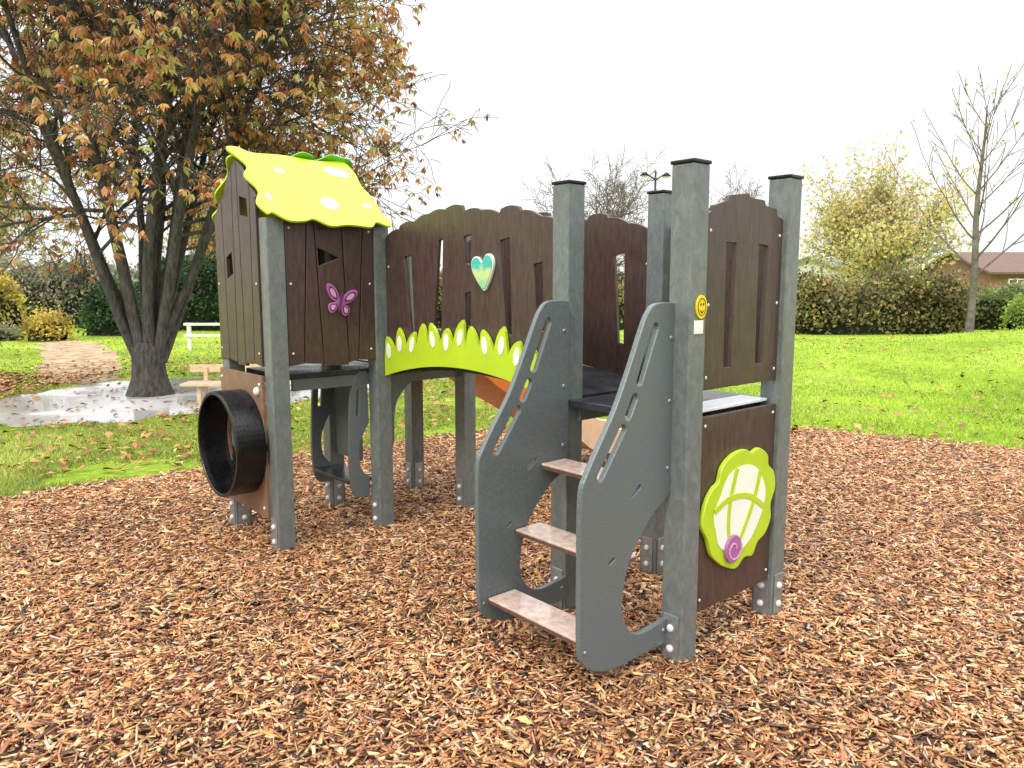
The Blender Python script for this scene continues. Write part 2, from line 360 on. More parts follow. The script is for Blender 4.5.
post(S,0,1.94,True,[(-1,0),(0,-1)]); post(0,S,1.925,True,[(-1,0)]); post(S,S,1.935,True,[(-1,0),(0,-1)])
for a in (-S,0,S):
    for b in (B0,B1): post(a,b,1.85,a==S,[(-1,0)] if b==B0 else [(-1,0),(0,-1)])
X=(1,0,0);Y=(0,1,0);Z=(0,0,1)
sp_=[(-.066,1.430),(-.13,1.432),(-.190,1.424),(-.230,1.385),(-.262,1.325),(-.32,1.20),(-.395,1.055),(-.48,.93),(-.535,.845),(-.562,.77),(-.563,.5),(-.56,.23),(-.54,.155),(-.48,.11),(-.37,.083),(-.20,.085),(-.052,.085)]
in_=[(-.052,.19),(-.12,.182),(-.22,.175),(-.295,.212),(-.336,.31),(-.298,.48),(-.18,.62),(-.10,.67),(-.052,.71)]
outl=crom(sp_,4,False)+crom(in_,5,False)+[(-.052,1.40),(-.055,1.42)]
sl=[slot(-.262,1.150,-.178,1.342,.034),slot(-.322,1.030,-.288,1.092,.034),slot(-.466,.828,-.350,.985,.034)]
for c in (.035,.60):
    m=MB(); m.plate(outl,(0,c,0),X,Z,.024,'panel',sl+[slot(-.29,.73,-.25,.755,.014),slot(-.41,.50,-.39,.51,.012)],.004)
    for (a,z) in [(-.085,1.30),(-.085,1.06),(-.085,.80),(-.085,.145)]: m.dome((a,c-.0125,z),(0,-1,0),.009,'metal',.5)
    m.dome((-.535,c-.0125,.20),(0,-1,0),.008,'metal',.5); 
    m.obj('stair_side_panel',PS)
for (a,z) in [(-.445,.215),(-.295,.475),(-.15,.735)]:
    m=MB(); m.box((a,.3175,z),(.145,.530,.010),'step',.003); m.box((a-.0,.3175,z-.0125),(.140,.526,.014),'step_edge')
    m.obj('step',PS)
def deck(a0,a1,b0,b1,z=1.0):
    m=MB(); m.box(((a0+a1)/2,(b0+b1)/2,z-.02),(a1-a0,b1-b0,.03),'deck',.004)
    for b in (b0+.01,b1-.01): m.box(((a0+a1)/2,b,z-.07),(a1-a0-.12,.02,.065),'panel')
    return m.obj('deck',PS)
deck(-.045,S+.045,.052,S-.052); deck(.052,S+.04,B0,B1); deck(-S+.052,.048,B0+.052,B1-.052)
m=MB(); m.box((S/2,.075,1.0),(S-.11,.13,.012),'deck_glare',.002); m.obj('deck_glare_strip',PS)  # added pale slab: white glare on the dark deck, put in as colour
top=[(.052,1.76),(.085,1.775),(.095,1.795),(.185,1.82),(.195,1.84),(.33,1.858),(.345,1.842),(.45,1.838),(.46,1.818),(.545,1.81),(.555,1.78),(.598,1.77)]
slots=[[(.195,1.17),(.245,1.17),(.255,1.66),(.185,1.66)],[(.425,1.17),(.475,1.17),(.49,1.655),(.42,1.66)]]
m=MB(); m.plate([(.598,1.09),(.052,1.09)]+top,(0,-.015,0),X,Z,.02,'brown',slots,.003)
for a in (.075,.575):
    for z in (1.14,1.42,1.70): m.dome((a,-.026,z),(0,-1,0),.007,'bolt',.5)
m.obj('wall_panel',PS)
m=MB(); m.plate([(.598,1.09),(.052,1.09)]+top,(S+.02,0,0),Y,Z,.02,'brown',[],.003)
m.obj('wall_panel',PS)
m=MB(); m.plate([(.052,.19),(.598,.19),(.598,.985),(.052,.985)],(0,-.02,0),X,Z,.02,'brown',[],.003)
for a in (.075,.575):
    for z in (.24,.6,.95): m.dome((a,-.031,z),(0,-1,0),.007,'bolt',.5)
m.obj('lower_panel',PS)
o=crom([(.10,.49),(.060,.56),(.085,.65),(.13,.70),(.160,.715),(.185,.775),(.25,.815),(.33,.825),(.385,.805),(.44,.815),(.505,.775),(.515,.73),(.560,.69),(.575,.62),(.545,.55),(.550,.485),(.51,.425),(.455,.40),(.42,.350),(.36,.355),(.30,.322),(.22,.35),(.18,.375),(.13,.42)],6)
o=[(.322+(p[0]-.322)*1.05,.585+(p[1]-.585)*1.0) for p in o]
m=MB(); m.plate(o,(0,-.042,0),X,Z,.02,'lime',[],.004)
wi=crom([(.145,.50),(.125,.58),(.165,.655),(.225,.735),(.31,.758),(.40,.745),(.460,.700),(.500,.63),(.495,.56),(.450,.485),(.39,.425),(.30,.39),(.22,.415),(.165,.45)],6)
m.plate(wi,(0,-.0530,0),X,Z,.004,'white',[],.001)
for k,(pp,w0,w1) in enumerate([([(.25,.41),(.225,.52),(.235,.64),(.275,.755)],.022,.030),([(.29,.41),(.35,.50),(.41,.60),(.45,.715)],.022,.030)]):
    m.plate(ribbon(pp,w0,w1),(0,-.0545-.0006*k,0),X,Z,.004,'lime',[],.001)
for k,(pp,w0,w1) in enumerate([([(.125,.60),(.22,.635),(.36,.625),(.49,.555)],.026,.024)]):
    m.plate(ribbon(pp,w0,w1),(0,-.0558,0),X,Z,.004,'lime',[],.001)
m.obj('shell_emblem',PS,label='lime and white lobed shell shaped decorative plaque')
hx,hz=.262,.425
m=MB(); m.plate(oval(hx-.005,hz-.005,.056,.060),(0,-.060,0),X,Z,.014,'purple',[],.004)
spi=[(hx-.005+(.010+.0065*k*.5)*math.cos(k*.5),hz-.005+(.010+.0065*k*.5)*math.sin(k*.5)) for k in range(14)]
spo=[(hx-.005+(.017+.0065*k*.5)*math.cos(k*.5),hz-.005+(.017+.0065*k*.5)*math.sin(k*.5)) for k in range(14)]
m.plate(spi+spo[::-1],(0,-.0685,0),X,Z,.003,'pink',[],.0005)
m.obj('spiral_knob',PS)
m=MB(); m.plate(oval(.012,1.415,.034,.044),(0,-.0535,0),X,Z,.006,'yellow',[],.001)
m.plate(oval(.012,1.415,.025,.033),(0,-.0575,0),X,Z,.002,'black',[oval(.012,1.415,.0235,.031)],.0003)
for dx in (-.007,.009): m.plate(oval(.012+dx,1.425,.003,.005,n=10),(0,-.0575,0),X,Z,.002,'black',[],.0003)
m.plate([(-.002,1.405),(.012,1.396),(.027,1.405),(.012,1.390)],(0,-.0575,0),X,Z,.002,'black',[],.0002)
m.obj('round_badge',pA,label='round yellow badge with black face symbol')
m=MB(); m.box((.000,-.0525,1.34),(.055,.004,.05),'white',.001); m.obj('sticker',pA)
BE=B0-.052
bm_=1.44
arc=lambda b:(1-((b-bm_)/.80)**2)
def toparc(b): return 1.71+.17*max(0,arc(b))**.6
rs=random.Random(3)
tp=[(.702,1.69)]; steps=[.702,.86,1.00,1.14,1.30,1.44,1.585,1.74,1.88,2.03,BE]
for i in range(len(steps)-1):
    b0,b1=steps[i],steps[i+1]; j=rs.uniform(-.018,.020); sl_=rs.uniform(-.01,.01)
    for k in range(5):
        q=b0+.006+(b1-b0-.012)*k/4; tp.append((q,toparc(q)+j+sl_*(k-2)/2+.010*math.sin(math.pi*k/4)))
bot=[(b,.955+.115*max(0,arc(b))) for b in np.linspace(BE,.702,24)]
def mk(L_):
    r=[]
    for (bb,z0,z1,w0,w1,ln) in L_: r.append([(bb-w0/2-ln,z0),(bb+w0/2-ln,z0+.006),(bb+w1/2+ln,z1-.01),(bb-w1/2+ln,z1)])
    return r
near=mk([(.86,1.28,1.60,.04,.06,.01),(1.09,1.25,1.72,.04,.07,.015),(1.40,1.60,1.75,.04,.065,.0),(1.40,1.28,1.46,.04,.05,.0),(1.65,1.25,1.74,.07,.04,-.02),(1.93,1.22,1.66,.04,.07,.02)])
far=mk([(.905,1.19,1.66,.04,.07,.01),(1.65,1.27,1.73,.065,.04,-.02),(1.93,1.24,1.65,.04,.065,.02)])
for a,hl in ((.035,near),(S+.005,far)):
    m=MB(); m.plate(tp+bot,(a,0,0),Y,Z,.022,'brown',hl,.003)
    for bb in (.73,2.15):
        for z in (1.1,1.6): m.dome((a-.012,bb,z),(-1,0,0),.007,'bolt',.5)
    m.obj('bridge_wall',PS)
m=MB(); bs=np.linspace(B0-.02,.67,26)
pr=[(b,.985+.085*max(0,arc(b))) for b in bs]; pl=[(b,.945+.085*max(0,arc(b))) for b in bs[::-1]]
m.plate(pr+pl,(S/2+.02,0,0),Y,Z,S-.09,'deck',[],.003); m.obj('bridge_deck',PS)
def lb(b): return .955+.125*max(0,arc(b))
nb=13; bl=np.linspace(.72,BE-.005,nb+1); pts=[]; ov=[]
for i in range(nb):
    b0,b1=bl[i],bl[i+1]; w=b1-b0; lean=.30*math.sin(i*1.7+.5); h=.212+.026*math.sin(i*2.3+.8); v=lb(b0)+.100+.010*math.sin(i*3.1)
    v1=lb(b1)+.100+.010*math.sin((i+1)*3.1)
    mid=b0+w*.5+lean*w; zt=lb(mid)+h
    pts+=[(b0,v),(b0+w*.10+lean*w*.10,v+(zt-v)*.30),(b0+w*.20+lean*w*.35,v+(zt-v)*.60),(b0+w*.33+lean*w*.7,v+(zt-v)*.84),(mid,zt),
          (b0+w*.70+lean*w*.7,v1+(zt-v1)*.84),(b0+w*.82+lean*w*.35,v1+(zt-v1)*.60),(b0+w*.91+lean*w*.10,v1+(zt-v1)*.30)]
    if i%4!=1: ov.append(oval(b0+w*.5+lean*w*.35,lb(mid)+h*.60,.022,.046,-lean*.8,14))
pts.append((bl[-1],lb(bl[-1])+.100)); low=[(b,lb(b)-.02) for b in np.linspace(BE-.005,.72,24)]
m=MB(); m.plate(pts+low,(.010,0,0),Y,Z,.018,'lime',[],.0012)
for q in ov: m.plate(q,(-.0005,0,0),Y,Z,.004,'white',[],.001)
m.obj('grass_trim',PS,label='lime green grass shaped trim with white ovals')
hb=1.255; hz0=1.56
hs=crom([(0,.052),(.030,.086),(.068,.090),(.093,.060),(.090,.015),(.060,-.040),(.022,-.088),(0,-.105),(-.022,-.088),(-.060,-.040),(-.090,.015),(-.093,.060),(-.068,.090),(-.030,.086)],5)
ha=-.12; hs=[(.92*(p[0]*math.cos(ha)-p[1]*math.sin(ha)),.90*(p[0]*math.sin(ha)+p[1]*math.cos(ha))) for p in hs]
m=MB(); m.plate([(hb+p[0],hz0+p[1]) for p in hs],(.015,0,0),Y,Z,.016,'white',[],.002)
m.plate([(hb+p[0]*.92,hz0+p[1]*.92) for p in hs],(.0055,0,0),Y,Z,.005,'heart',[],.001)
m.obj('heart_emblem',PS,label='small multicoloured heart plaque')
def planks(zt,seams,z0,off,U,holes,thick=.022):
    m=MB()
    for i in range(len(seams)-1):
        (l0,l1),(r0,r1)=seams[i],seams[i+1]; g=.003
        m.plate([(l0+g,z0+.014*math.sin(i*2.1)),(r0-g,z0+.014*math.sin(i*2.1+.9)),(r1-g,zt(r1-g)),((l1+r1)/2,zt((l1+r1)/2)),(l1+g,zt(l1+g))],off,U,Z,thick,'brown',holes.get(i,[]),.003)
    return m
sm=[(-.598,-.598),(-.505,-.465),(-.385,-.425),(-.225,-.255),(-.165,-.115),(-.052,-.052)]
m=planks(lambda q:1.87,sm,1.05,(0,B0-.03,0),X,{2:[[(-.405,1.70),(-.275,1.645),(-.40,1.60)]]})
for a in (-.57,-.08):
    for z in (1.12,1.5,1.8): m.dome((a,B0-.042,z),(0,-1,0),.007,'bolt',.5)
m.obj('hut_wall',PS)
rb,rz=2.55,2.225
gt=lambda q:2.20-abs(q-2.59)*.93
sm=[(2.33,2.33),(2.43,2.405),(2.55,2.575),(2.67,2.645),(2.79,2.81),(2.93,2.93)]
m=planks(gt,sm,1.05,(-.70,-.045,0),Y,{1:[[(2.44,1.86),(2.545,1.88),(2.55,1.98),(2.45,1.96)]],3:[[(2.68,1.56),(2.77,1.53),(2.77,1.65),(2.69,1.68)]]})
for b in (2.36,2.90):
    for z in (1.12,1.5): m.dome((-.712,b-.045,z),(-1,0,0),.007,'bolt',.5)
m.obj('hut_wall',PS)
m=MB(); m.plate([(B0+.052,1.02),(B1-.052,1.02),(B1-.052,1.87),(2.55,2.15),(B0+.052,1.87)],(.02,0,0),Y,Z,.02,'brown',[slot(2.54,1.1,2.54,1.72,.34)],.003); m.obj('hut_wall',PS)
for (a0,a1) in ((-.598,-.052),(.052,.598)):
    m=MB(); m.plate([(a0,1.05),(a1,1.05),(a1,1.84),(a0,1.84)],(0,B1+.02,0),X,Z,.02,'brown',[],.003); m.obj('hut_wall',PS)
bx,bz,ba=-.280,1.395,-.22
def bf(l,s,k=1,c=None):
    r=[]
    for p in crom(l,5):
        q=(p[0],p[1])
        if c: q=(c[0]+(q[0]-c[0])*k,c[1]+(q[1]-c[1])*k)
        a_,b_=s*q[0]*1.06,q[1]*1.04
        r.append((bx+a_*math.cos(ba)-b_*math.sin(ba),bz+a_*math.sin(ba)+b_*math.cos(ba)))
    return r
UP=[(.004,.012),(.022,.05),(.052,.080),(.088,.086),(.090,.056),(.070,.024),(.045,.004),(.010,-.004)]
LO=[(.006,-.002),(.036,-.006),(.060,-.018),(.062,-.044),(.046,-.066),(.026,-.060),(.012,-.036)]
m=MB()
for s in (-1,1):
    for k,(w,cc_) in enumerate([(UP,(.056,.045)),(LO,(.040,-.034))]):
        y0=B0-.047-.001*k-.0005*s
        m.plate(bf(w,s),(0,y0,0),X,Z,.01,'purple',[],.002)
        m.plate(bf(w,s,.66,cc_),(0,y0-.0065,0),X,Z,.003,'purple_dark',[bf(w,s,.54,cc_)],.0005)
        m.plate(bf(w,s,.46,cc_),(0,y0-.0065,0),X,Z,.003,'pink',[],.0005)
m.plate([(bx+p[0]*math.cos(ba)-p[1]*math.sin(ba),bz+p[0]*math.sin(ba)+p[1]*math.cos(ba)) for p in slot(0,-.05,0,.045,.012,.016)],(0,B0-.055,0),X,Z,.012,'purple_dark',[],.003)
m.obj('butterfly_emblem',PS,label='purple butterfly plaque with pink wing patches')
m=MB(); V=Vector((0,-.41,-.375)).normalized()
ol=crom([(-.745,-.02),(-.68,-.045),(-.60,-.005),(-.42,-.015),(-.20,.005),(-.05,-.02),(-.015,.0),(.005,.10),(-.005,.22),(.022,.34),(.018,.47),(.045,.545),(.010,.590),(-.06,.560),(-.11,.605),(-.20,.60),(-.27,.60),(-.37,.615),(-.45,.565),(-.51,.585),(-.60,.590),(-.67,.53),(-.705,.54),(-.735,.45),(-.69,.34),(-.725,.22),(-.68,.12)],6)
m.plate(ol,(0,rb,rz),X,V,.014,'lime',[],.003)
NN=-(Vector(X).cross(V)); 
for q in [oval(-.50,.15,.030,.024,.2),oval(-.13,.11,.080,.045,.25),oval(-.30,.42,.052,.055,.3),oval(-.06,.42,.03,.02,.1),oval(-.65,.40,.016,.03,.0)]:
    m.plate(q,Vector((0,rb,rz))+NN*.0085,X,V,.004,'white',[],.001)
m.obj('roof_slope',PS,label='lime green wavy edged roof slope with white spots')
m=MB(); V2=Vector((0,.41,-.375)).normalized()
ol=crom([(-.73,.03),(-.60,.0),(-.45,.01),(-.30,.0),(-.15,.01),(.0,.0),(.03,.05),(.04,.15),(.02,.35),(.04,.5),(.0,.55),(-.1,.56),(-.25,.53),(-.4,.55),(-.55,.52),(-.66,.54),(-.71,.48),(-.69,.4),(-.735,.3),(-.70,.16)],6)
m.plate(ol,(0,rb+.018,rz-.006),X,V2,.014,'lime',[],.003); m.obj('roof_slope',PS,label='plain lime green rear roof slope')
m=MB()
ol=crom([(-.46,.03),(-.38,-.005),(-.31,-.055),(-.24,-.040),(-.20,-.010),(-.13,-.060),(-.05,-.050),(.00,-.045),(.045,-.005),(.02,.06),(-.10,.10),(-.28,.09),(-.40,.07)],6)
NB=Vector(X).cross(V2)
m.plate(ol,Vector((0,rb+.018,rz-.006))+NB*(.0125 if NB.z>0 else -.0125),X,V2,.008,'green',[],.002); m.obj('ridge_leaf',PS)
m=MB(); tb=2.545
m.plate([(2.275,.20),(2.88,.20),(2.88,1.0),(2.275,1.0)],(-.712,0,0),Y,Z,.02,'brown_light',[oval(tb,.60,.262,.284,n=40)],.003)
for b in (2.31,2.85):
    for z in (.25,.95): m.dome((-.723,b,z),(-1,0,0),.010,'bolt',.5)
m.obj('tunnel_panel',PS)
m=MB(); sg=64; prof=[(-.695,.262),(-.695,.270),(-.722,.272),(-.724,.300),(-.73,.302),(-.88,.302),(-.886,.300),(-.888,.297),(-.888,.284),(-.884,.281),(-.86,.278),(-.74,.274),(-.695,.262)]
vs=[];fs=[];np_=len(prof)
for i in range(sg):
    t=2*math.pi*i/sg
    for (a,r) in prof: vs.append((a,tb+r*math.cos(t),.60+r*math.sin(t)))
for i in range(sg):
    for k in range(np_-1):
        fs.append((i*np_+k,((i+1)%sg)*np_+k,((i+1)%sg)*np_+k+1,i*np_+k+1))
m.raw(vs,fs,'black',False)
m.obj('tunnel_ring',PS,label='short black plastic crawl tunnel ring')
m=MB(); m.dome((-.728,2.335,.91),(-1,0,0),.026,'bolt',.7); m.obj('bolt_cap',PS)
for c in (B0+.062,B1-.062):
    m=MB(); pl=crom([(-.06,.98),(-.12,.97),(-.17,.85),(-.19,.6),(-.19,.35),(-.16,.22),(-.06,.20)],5,False)+crom([(-.052,.32),(-.11,.38),(-.125,.50),(-.09,.60),(-.052,.66)],5,False)
    m.plate(pl,(0,c,0),X,Z,.022,'panel',[slot(-.13,.72,-.12,.86,.022)],.004); m.obj('stair_side_panel',PS)
m=MB(); m.box((-.10,(B0+B1)/2,.30),(.18,B1-B0-.16,.022),'deck',.004); m.obj('step',PS)
m=MB(); m.plate(crom([(.06,.95),(.30,.95),(.18,.88),(.09,.76),(.075,.55),(.055,.55)],5),(0,B0-.02,0),X,Z,.022,'panel',[],.004); m.obj('brace_plate',PS)
m=MB(); m.box((.0,B1-.22,.66),(.02,.30,.56),'panel',.003); m.obj('back_panel',PS)
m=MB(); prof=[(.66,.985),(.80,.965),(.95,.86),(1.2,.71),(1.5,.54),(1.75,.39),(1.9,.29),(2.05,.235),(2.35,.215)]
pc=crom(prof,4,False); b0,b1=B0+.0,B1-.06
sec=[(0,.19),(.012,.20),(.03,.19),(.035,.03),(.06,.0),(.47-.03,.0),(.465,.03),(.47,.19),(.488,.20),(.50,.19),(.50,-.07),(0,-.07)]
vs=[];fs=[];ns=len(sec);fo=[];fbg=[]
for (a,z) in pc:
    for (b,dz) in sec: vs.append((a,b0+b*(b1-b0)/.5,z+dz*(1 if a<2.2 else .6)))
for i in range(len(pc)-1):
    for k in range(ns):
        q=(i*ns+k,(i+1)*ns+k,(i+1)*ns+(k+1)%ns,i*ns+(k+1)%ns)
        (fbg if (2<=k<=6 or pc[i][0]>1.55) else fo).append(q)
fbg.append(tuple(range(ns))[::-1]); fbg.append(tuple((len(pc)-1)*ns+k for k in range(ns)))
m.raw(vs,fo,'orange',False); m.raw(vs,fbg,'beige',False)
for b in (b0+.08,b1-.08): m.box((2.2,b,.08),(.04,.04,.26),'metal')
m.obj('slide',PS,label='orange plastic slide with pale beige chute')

# ------------------------------------------------------------ trees
class Tree:
    def __init__(s,seed): s.r=random.Random(seed); s.v=[];s.f=[]; s.tips=[]
    def tube(s,pts,rads,sides):
        o=len(s.v); prev=None
        for i,p in enumerate(pts):
            d=(pts[min(i+1,len(pts)-1)]-pts[max(i-1,0)]).normalized()
            a=d.orthogonal().normalized() if prev is None else (prev-d*prev.dot(d)).normalized()
            prev=a; b=d.cross(a)
            for k in range(sides):
                t=2*math.pi*k/sides; s.v.append((p+(a*math.cos(t)+b*math.sin(t))*rads[i])[:])
        for i in range(len(pts)-1):
            for k in range(sides):
                s.f.append((o+i*sides+k,o+i*sides+(k+1)%sides,o+(i+1)*sides+(k+1)%sides,o+(i+1)*sides+k))
    def grow(s,p,d,L,r,lev,par):
        R=s.r; mx=par['levels']; lev=min(lev,mx-1); ns=par['seg'][lev]; pts=[p.copy()]; rads=[r]; dd=d.normalized(); q=p.copy(); dirs=[dd.copy()]
        for i in range(ns):
            w=par['wob'][lev]; dd=(dd+Vector((R.gauss(0,w),R.gauss(0,w),R.gauss(0,w)+par['up'][lev]))).normalized()
            q=q+dd*(L/ns); pts.append(q.copy()); rads.append(max(par['rmin'],r*(1-(i+1)/ns*par['taper'][lev]))); dirs.append(dd.copy())
        s.tube(pts,rads,par['sides'][lev])
        if lev>=mx-1: s.tips.append((pts,dirs)); return
        nc=par['kids'][lev]; nc=R.randint(nc[0],nc[1]); t0=par['t0'][lev]
        for k in range(nc):
            t=t0+(1-t0)*(k+R.random()*.8)/nc; t=min(t,.999); idx=t*ns; i=int(idx); fr=idx-i
            pp=pts[i].lerp(pts[i+1],fr); rr=(rads[i]*(1-fr)+rads[i+1]*fr); bd=dirs[i+1]
            ax=bd.orthogonal().normalized(); ax.rotate(Matrix.Rotation(k*2.4+R.uniform(-.6,.6),3,bd))
            ang=math.radians(R.uniform(*par['ang'][lev])); nd=bd*math.cos(ang)+ax*math.sin(ang)
            s.grow(pp,nd,L*R.uniform(*par['len'][lev])*(1.15-.45*t),min(rr*.85,r*par['rr'][lev]),lev+1,par)
        s.grow(pts[-1],dirs[-1],L*.45,rads[-1],lev+1,par)
def build_tree(name,loc,tr,mat,leafdata,lmat,**k):
    e=empty(name,loc,0,**k)
    me=bpy.data.meshes.new('trunk'); me.from_pydata(tr.v,[],tr.f); me.materials.append(M[mat]); me.update()
    me.polygons.foreach_set('use_smooth',[True]*len(me.polygons))
    o=bpy.data.objects.new('trunk',me); link(o,e)
    if leafdata is not None:
        v,f,t=leafdata; npmesh('crown',v,f,t,lmat,parent=e)
    return e
T=Tree(5)
tr_p=[Vector((0,0,-.1)),Vector((.0,0,.08)),Vector((.0,0,.25)),Vector((.0,0,.42)),Vector((.01,0,.58)),Vector((.02,0,.72))]
T.tube(tr_p,[.36,.28,.225,.21,.215,.16],14)
parC=dict(levels=5,seg=[9,6,5,4,3],wob=[.045,.12,.17,.2,.22],up=[.035,.02,.0,-.03,-.08],taper=[.60,.75,.8,.8,.7],sides=[9,6,5,4,3],
  kids=[(9,11),(4,5),(4,4),(3,4)],t0=[.28,.2,.2,.25],ang=[(42,78),(30,62),(30,65),(30,70)],len=[(.34,.52),(.45,.62),(.45,.6),(.45,.6)],rr=[.34,.5,.5,.6],rmin=.005)
fork=Vector((.02,0,.52))
for (dx,dy,dz,L,r,z0) in [(-.27,.08,1,5.3,.082,.0),(-.15,-.12,1,5.8,.086,.05),(-.03,.14,1,6.2,.09,.1),(.07,-.12,1,6.1,.09,.1),(.17,.08,1,6.0,.086,.05),(.28,-.04,1,6.0,.08,.0),(.42,.10,1,6.0,.072,.05),(.12,.34,1,5.0,.065,.1),(-.18,.30,1,5.0,.065,.1),(-.42,-.1,1,5.0,.068,.1),(.60,-.05,1,5.5,.058,.35)]:
    T.grow(fork+Vector((dx*.35,dy*.35,z0-.12)),Vector((dx,dy,dz)),L,r,0,parC)
def chestnut_leaves(T,per,seed):
    R=random.Random(seed); c=[]
    for pts,dirs in T.tips:
        for k in range(per):
            i=R.randint(0,len(pts)-1); p=pts[i]
            if p.z<1.7: continue
            c.append((p.x+R.gauss(0,.07),p.y+R.gauss(0,.07),p.z+R.gauss(0,.06)-.04))
    c=np.array(c); 
    keep=np.array([mnoise.noise(Vector(p)*1.05+Vector((3,1,9)))>.08+R.gauss(0,.14)-(.10 if p[0]>1.2 else 0) for p in c])
    keep&=(c[:,0]<4.7); c=c[keep]
    m=len(c); print('compound leaves',m,'tips',len(T.tips))
    cc=pal(m,[(.64,.33,.13),(.48,.22,.10),(.70,.46,.19),(.52,.46,.16),(.34,.32,.10),(.28,.12,.06)],[4,3.8,2.8,2.2,1.2,1.6])
    lowl=((c[:,2]<4.2)&(c[:,0]<-1.5)&(rng.random(m)<.3)); cc[lowl]=np.array([.52,.48,.15])*rng.uniform(.6,1.3,(lowl.sum(),1))
    ya=rng.uniform(0,6.28,m); Vs=[];Ts=[]
    for j in range(5):
        yaw=ya+(j-2)*.55+rng.normal(0,.12,m); pit=rng.uniform(.4,1.3,m); L=rng.uniform(.08,.135,m); W=L*rng.uniform(.26,.40,m)
        cen=c+np.stack([np.cos(yaw)*np.cos(pit)*L*.55,np.sin(yaw)*np.cos(pit)*L*.55,-np.sin(pit)*L*.55],1)
        v,f,t=quads(cen,yaw,pit,rng.normal(0,.5,m),L,W,cc*rng.normal(1,.1,(m,1)),.2); Vs.append(v);Ts.append(t)
    v=np.concatenate(Vs); return v,np.arange(len(v)).reshape(-1,4),np.clip(np.concatenate(Ts),.01,.9)
build_tree('chestnut_tree',(-4.95,10.3,0),T,'bark',chestnut_leaves(T,2,3),'leaf',label='large autumn chestnut tree with rusty leaves beside the wet path',category='tree')
def small_leaves(T,per,size,cols,w,seed,spread=.12,zmin=1.5):
    R=random.Random(seed); c=[]
    for pts,dirs in T.tips:
        for k in range(per):
            p=pts[R.randint(0,len(pts)-1)]
            if p.z>zmin: c.append((p.x+R.gauss(0,spread),p.y+R.gauss(0,spread),p.z+R.gauss(0,spread)))
    c=np.array(c); m=len(c); L=rng.uniform(.7,1.3,m)*size
    return quads(c,rng.uniform(0,6.28,m),rng.uniform(-1.4,1.4,m),rng.uniform(-1.4,1.4,m),L,L*.7,pal(m,cols,w),.15)
def deciduous(seed,H,levels=4,spread=1.0,kids=((7,9),(5,7),(4,6)),up=.03,limbs=6,r0=.16,trunk=.22,rmin=.009,rnd=False):
    T=Tree(seed); R=random.Random(seed); th=H*trunk
    T.tube([Vector((0,0,-.1)),Vector((0,0,th*.3)),Vector((0.02,0,th))],[r0*1.4,r0*1.05,r0],8)
    par=dict(levels=levels,seg=[6,5,4,3],wob=[.06,.1,.13,.15],up=[up,up,up,.0],taper=[.8,.8,.8,.7],sides=[6,4,3,3],kids=kids,t0=[.15,.15,.15,.2],
      ang=[(25,50),(28,55),(28,60),(30,60)],len=[(.38,.55),(.42,.58),(.45,.6),(.5,.6)],rr=[.45,.5,.55,.6],rmin=rmin)
    for i in range(limbs):
        a=i*2.4+R.uniform(-.4,.4); t=R.uniform(.25,.85)*spread if i else .05
        L=H*(1-trunk)*R.uniform(.62,.78)
        if rnd: t=(.12,.5,.95,1.5)[i%4]*spread; L=H*(1-trunk)*(.66,.68,.66,.60)[i%4]*R.uniform(.92,1.08)
        T.grow(Vector((0,0,th*R.uniform(.8,1))),Vector((math.cos(a)*t,math.sin(a)*t,1)),L,r0*.6,0,par)
    return T
T=deciduous(21,6.9,limbs=13,spread=1.2,kids=((6,7),(4,5),(3,5)),up=.0,r0=.13,rnd=True)
build_tree('yellowing_tree',(16.7,35,0),T,'bark_far',small_leaves(T,5,.17,[(.72,.60,.24),(.58,.54,.20),(.43,.42,.16),(.66,.48,.2)],[4,4,3,2],4,.28,1.2),'leaf',label='bushy tree with pale yellow green autumn leaves behind the hedge',category='tree')
T=Tree(33)
tp_=[Vector((0,0,-.1))]+[Vector((.05*math.sin(i*1.1),.04*math.cos(i),i*.8)) for i in range(1,9)]
T.tube(tp_,[.14,.11,.10,.09,.08,.065,.05,.035,.02],8)
parB=dict(levels=2,seg=[7,4],wob=[.05,.07],up=[.07,.07],taper=[.8,.7],sides=[5,3],kids=[(4,6)],t0=[.2],ang=[(20,40)],len=[(.28,.45)],rr=[.5],rmin=.010)
for i in range(20):
    h=1.7+i*.25; a=i*2.4; L=3.3*(1-(i/27)); T.grow(Vector((0.03,0,h)),Vector((math.cos(a),math.sin(a),.75+.03*i)),L,.034*(1-i/30),0,parB)
build_tree('bare_tree',(13.45,22.4,0),T,'bark_far',small_leaves(T,1,.11,[(.55,.45,.12),(.4,.28,.08)],[1,1],8,.05,3.5),'leaf',label='slender nearly leafless young tree rising beside the hedge',category='tree')
for (x,y,H,sd_,sp,per) in [(4.9,43,8.6,41,1.0,0),(14.2,50,8.2,43,1.0,0),(-25,36,8.5,49,1.3,3),(-31,40,9,51,1.2,3),(-17,44,7.5,53,1.2,3)]:
    if per: T=deciduous(sd_,H,limbs=6,spread=sp,kids=((6,7),(5,6),(3,4)))
    else: T=deciduous(sd_,H,limbs=12,spread=sp,kids=((6,8),(5,6),(3,5)),up=.0,rmin=.014,rnd=True)
    lv=small_leaves(T,per,.2,[(.38,.30,.13),(.3,.27,.12),(.45,.35,.1)],[2,2,1],sd_,.2) if per else small_leaves(T,1,.06,[(.3,.22,.13)],[1],sd_,.05)
    build_tree('distant_tree' if per else 'leafless_tree',(x,y,0),T,'bark_far',lv,'leaf',
      label='thinly leaved grey brown tree beyond the park edge' if per else 'leafless rounded tree beyond the park edge',category='tree')

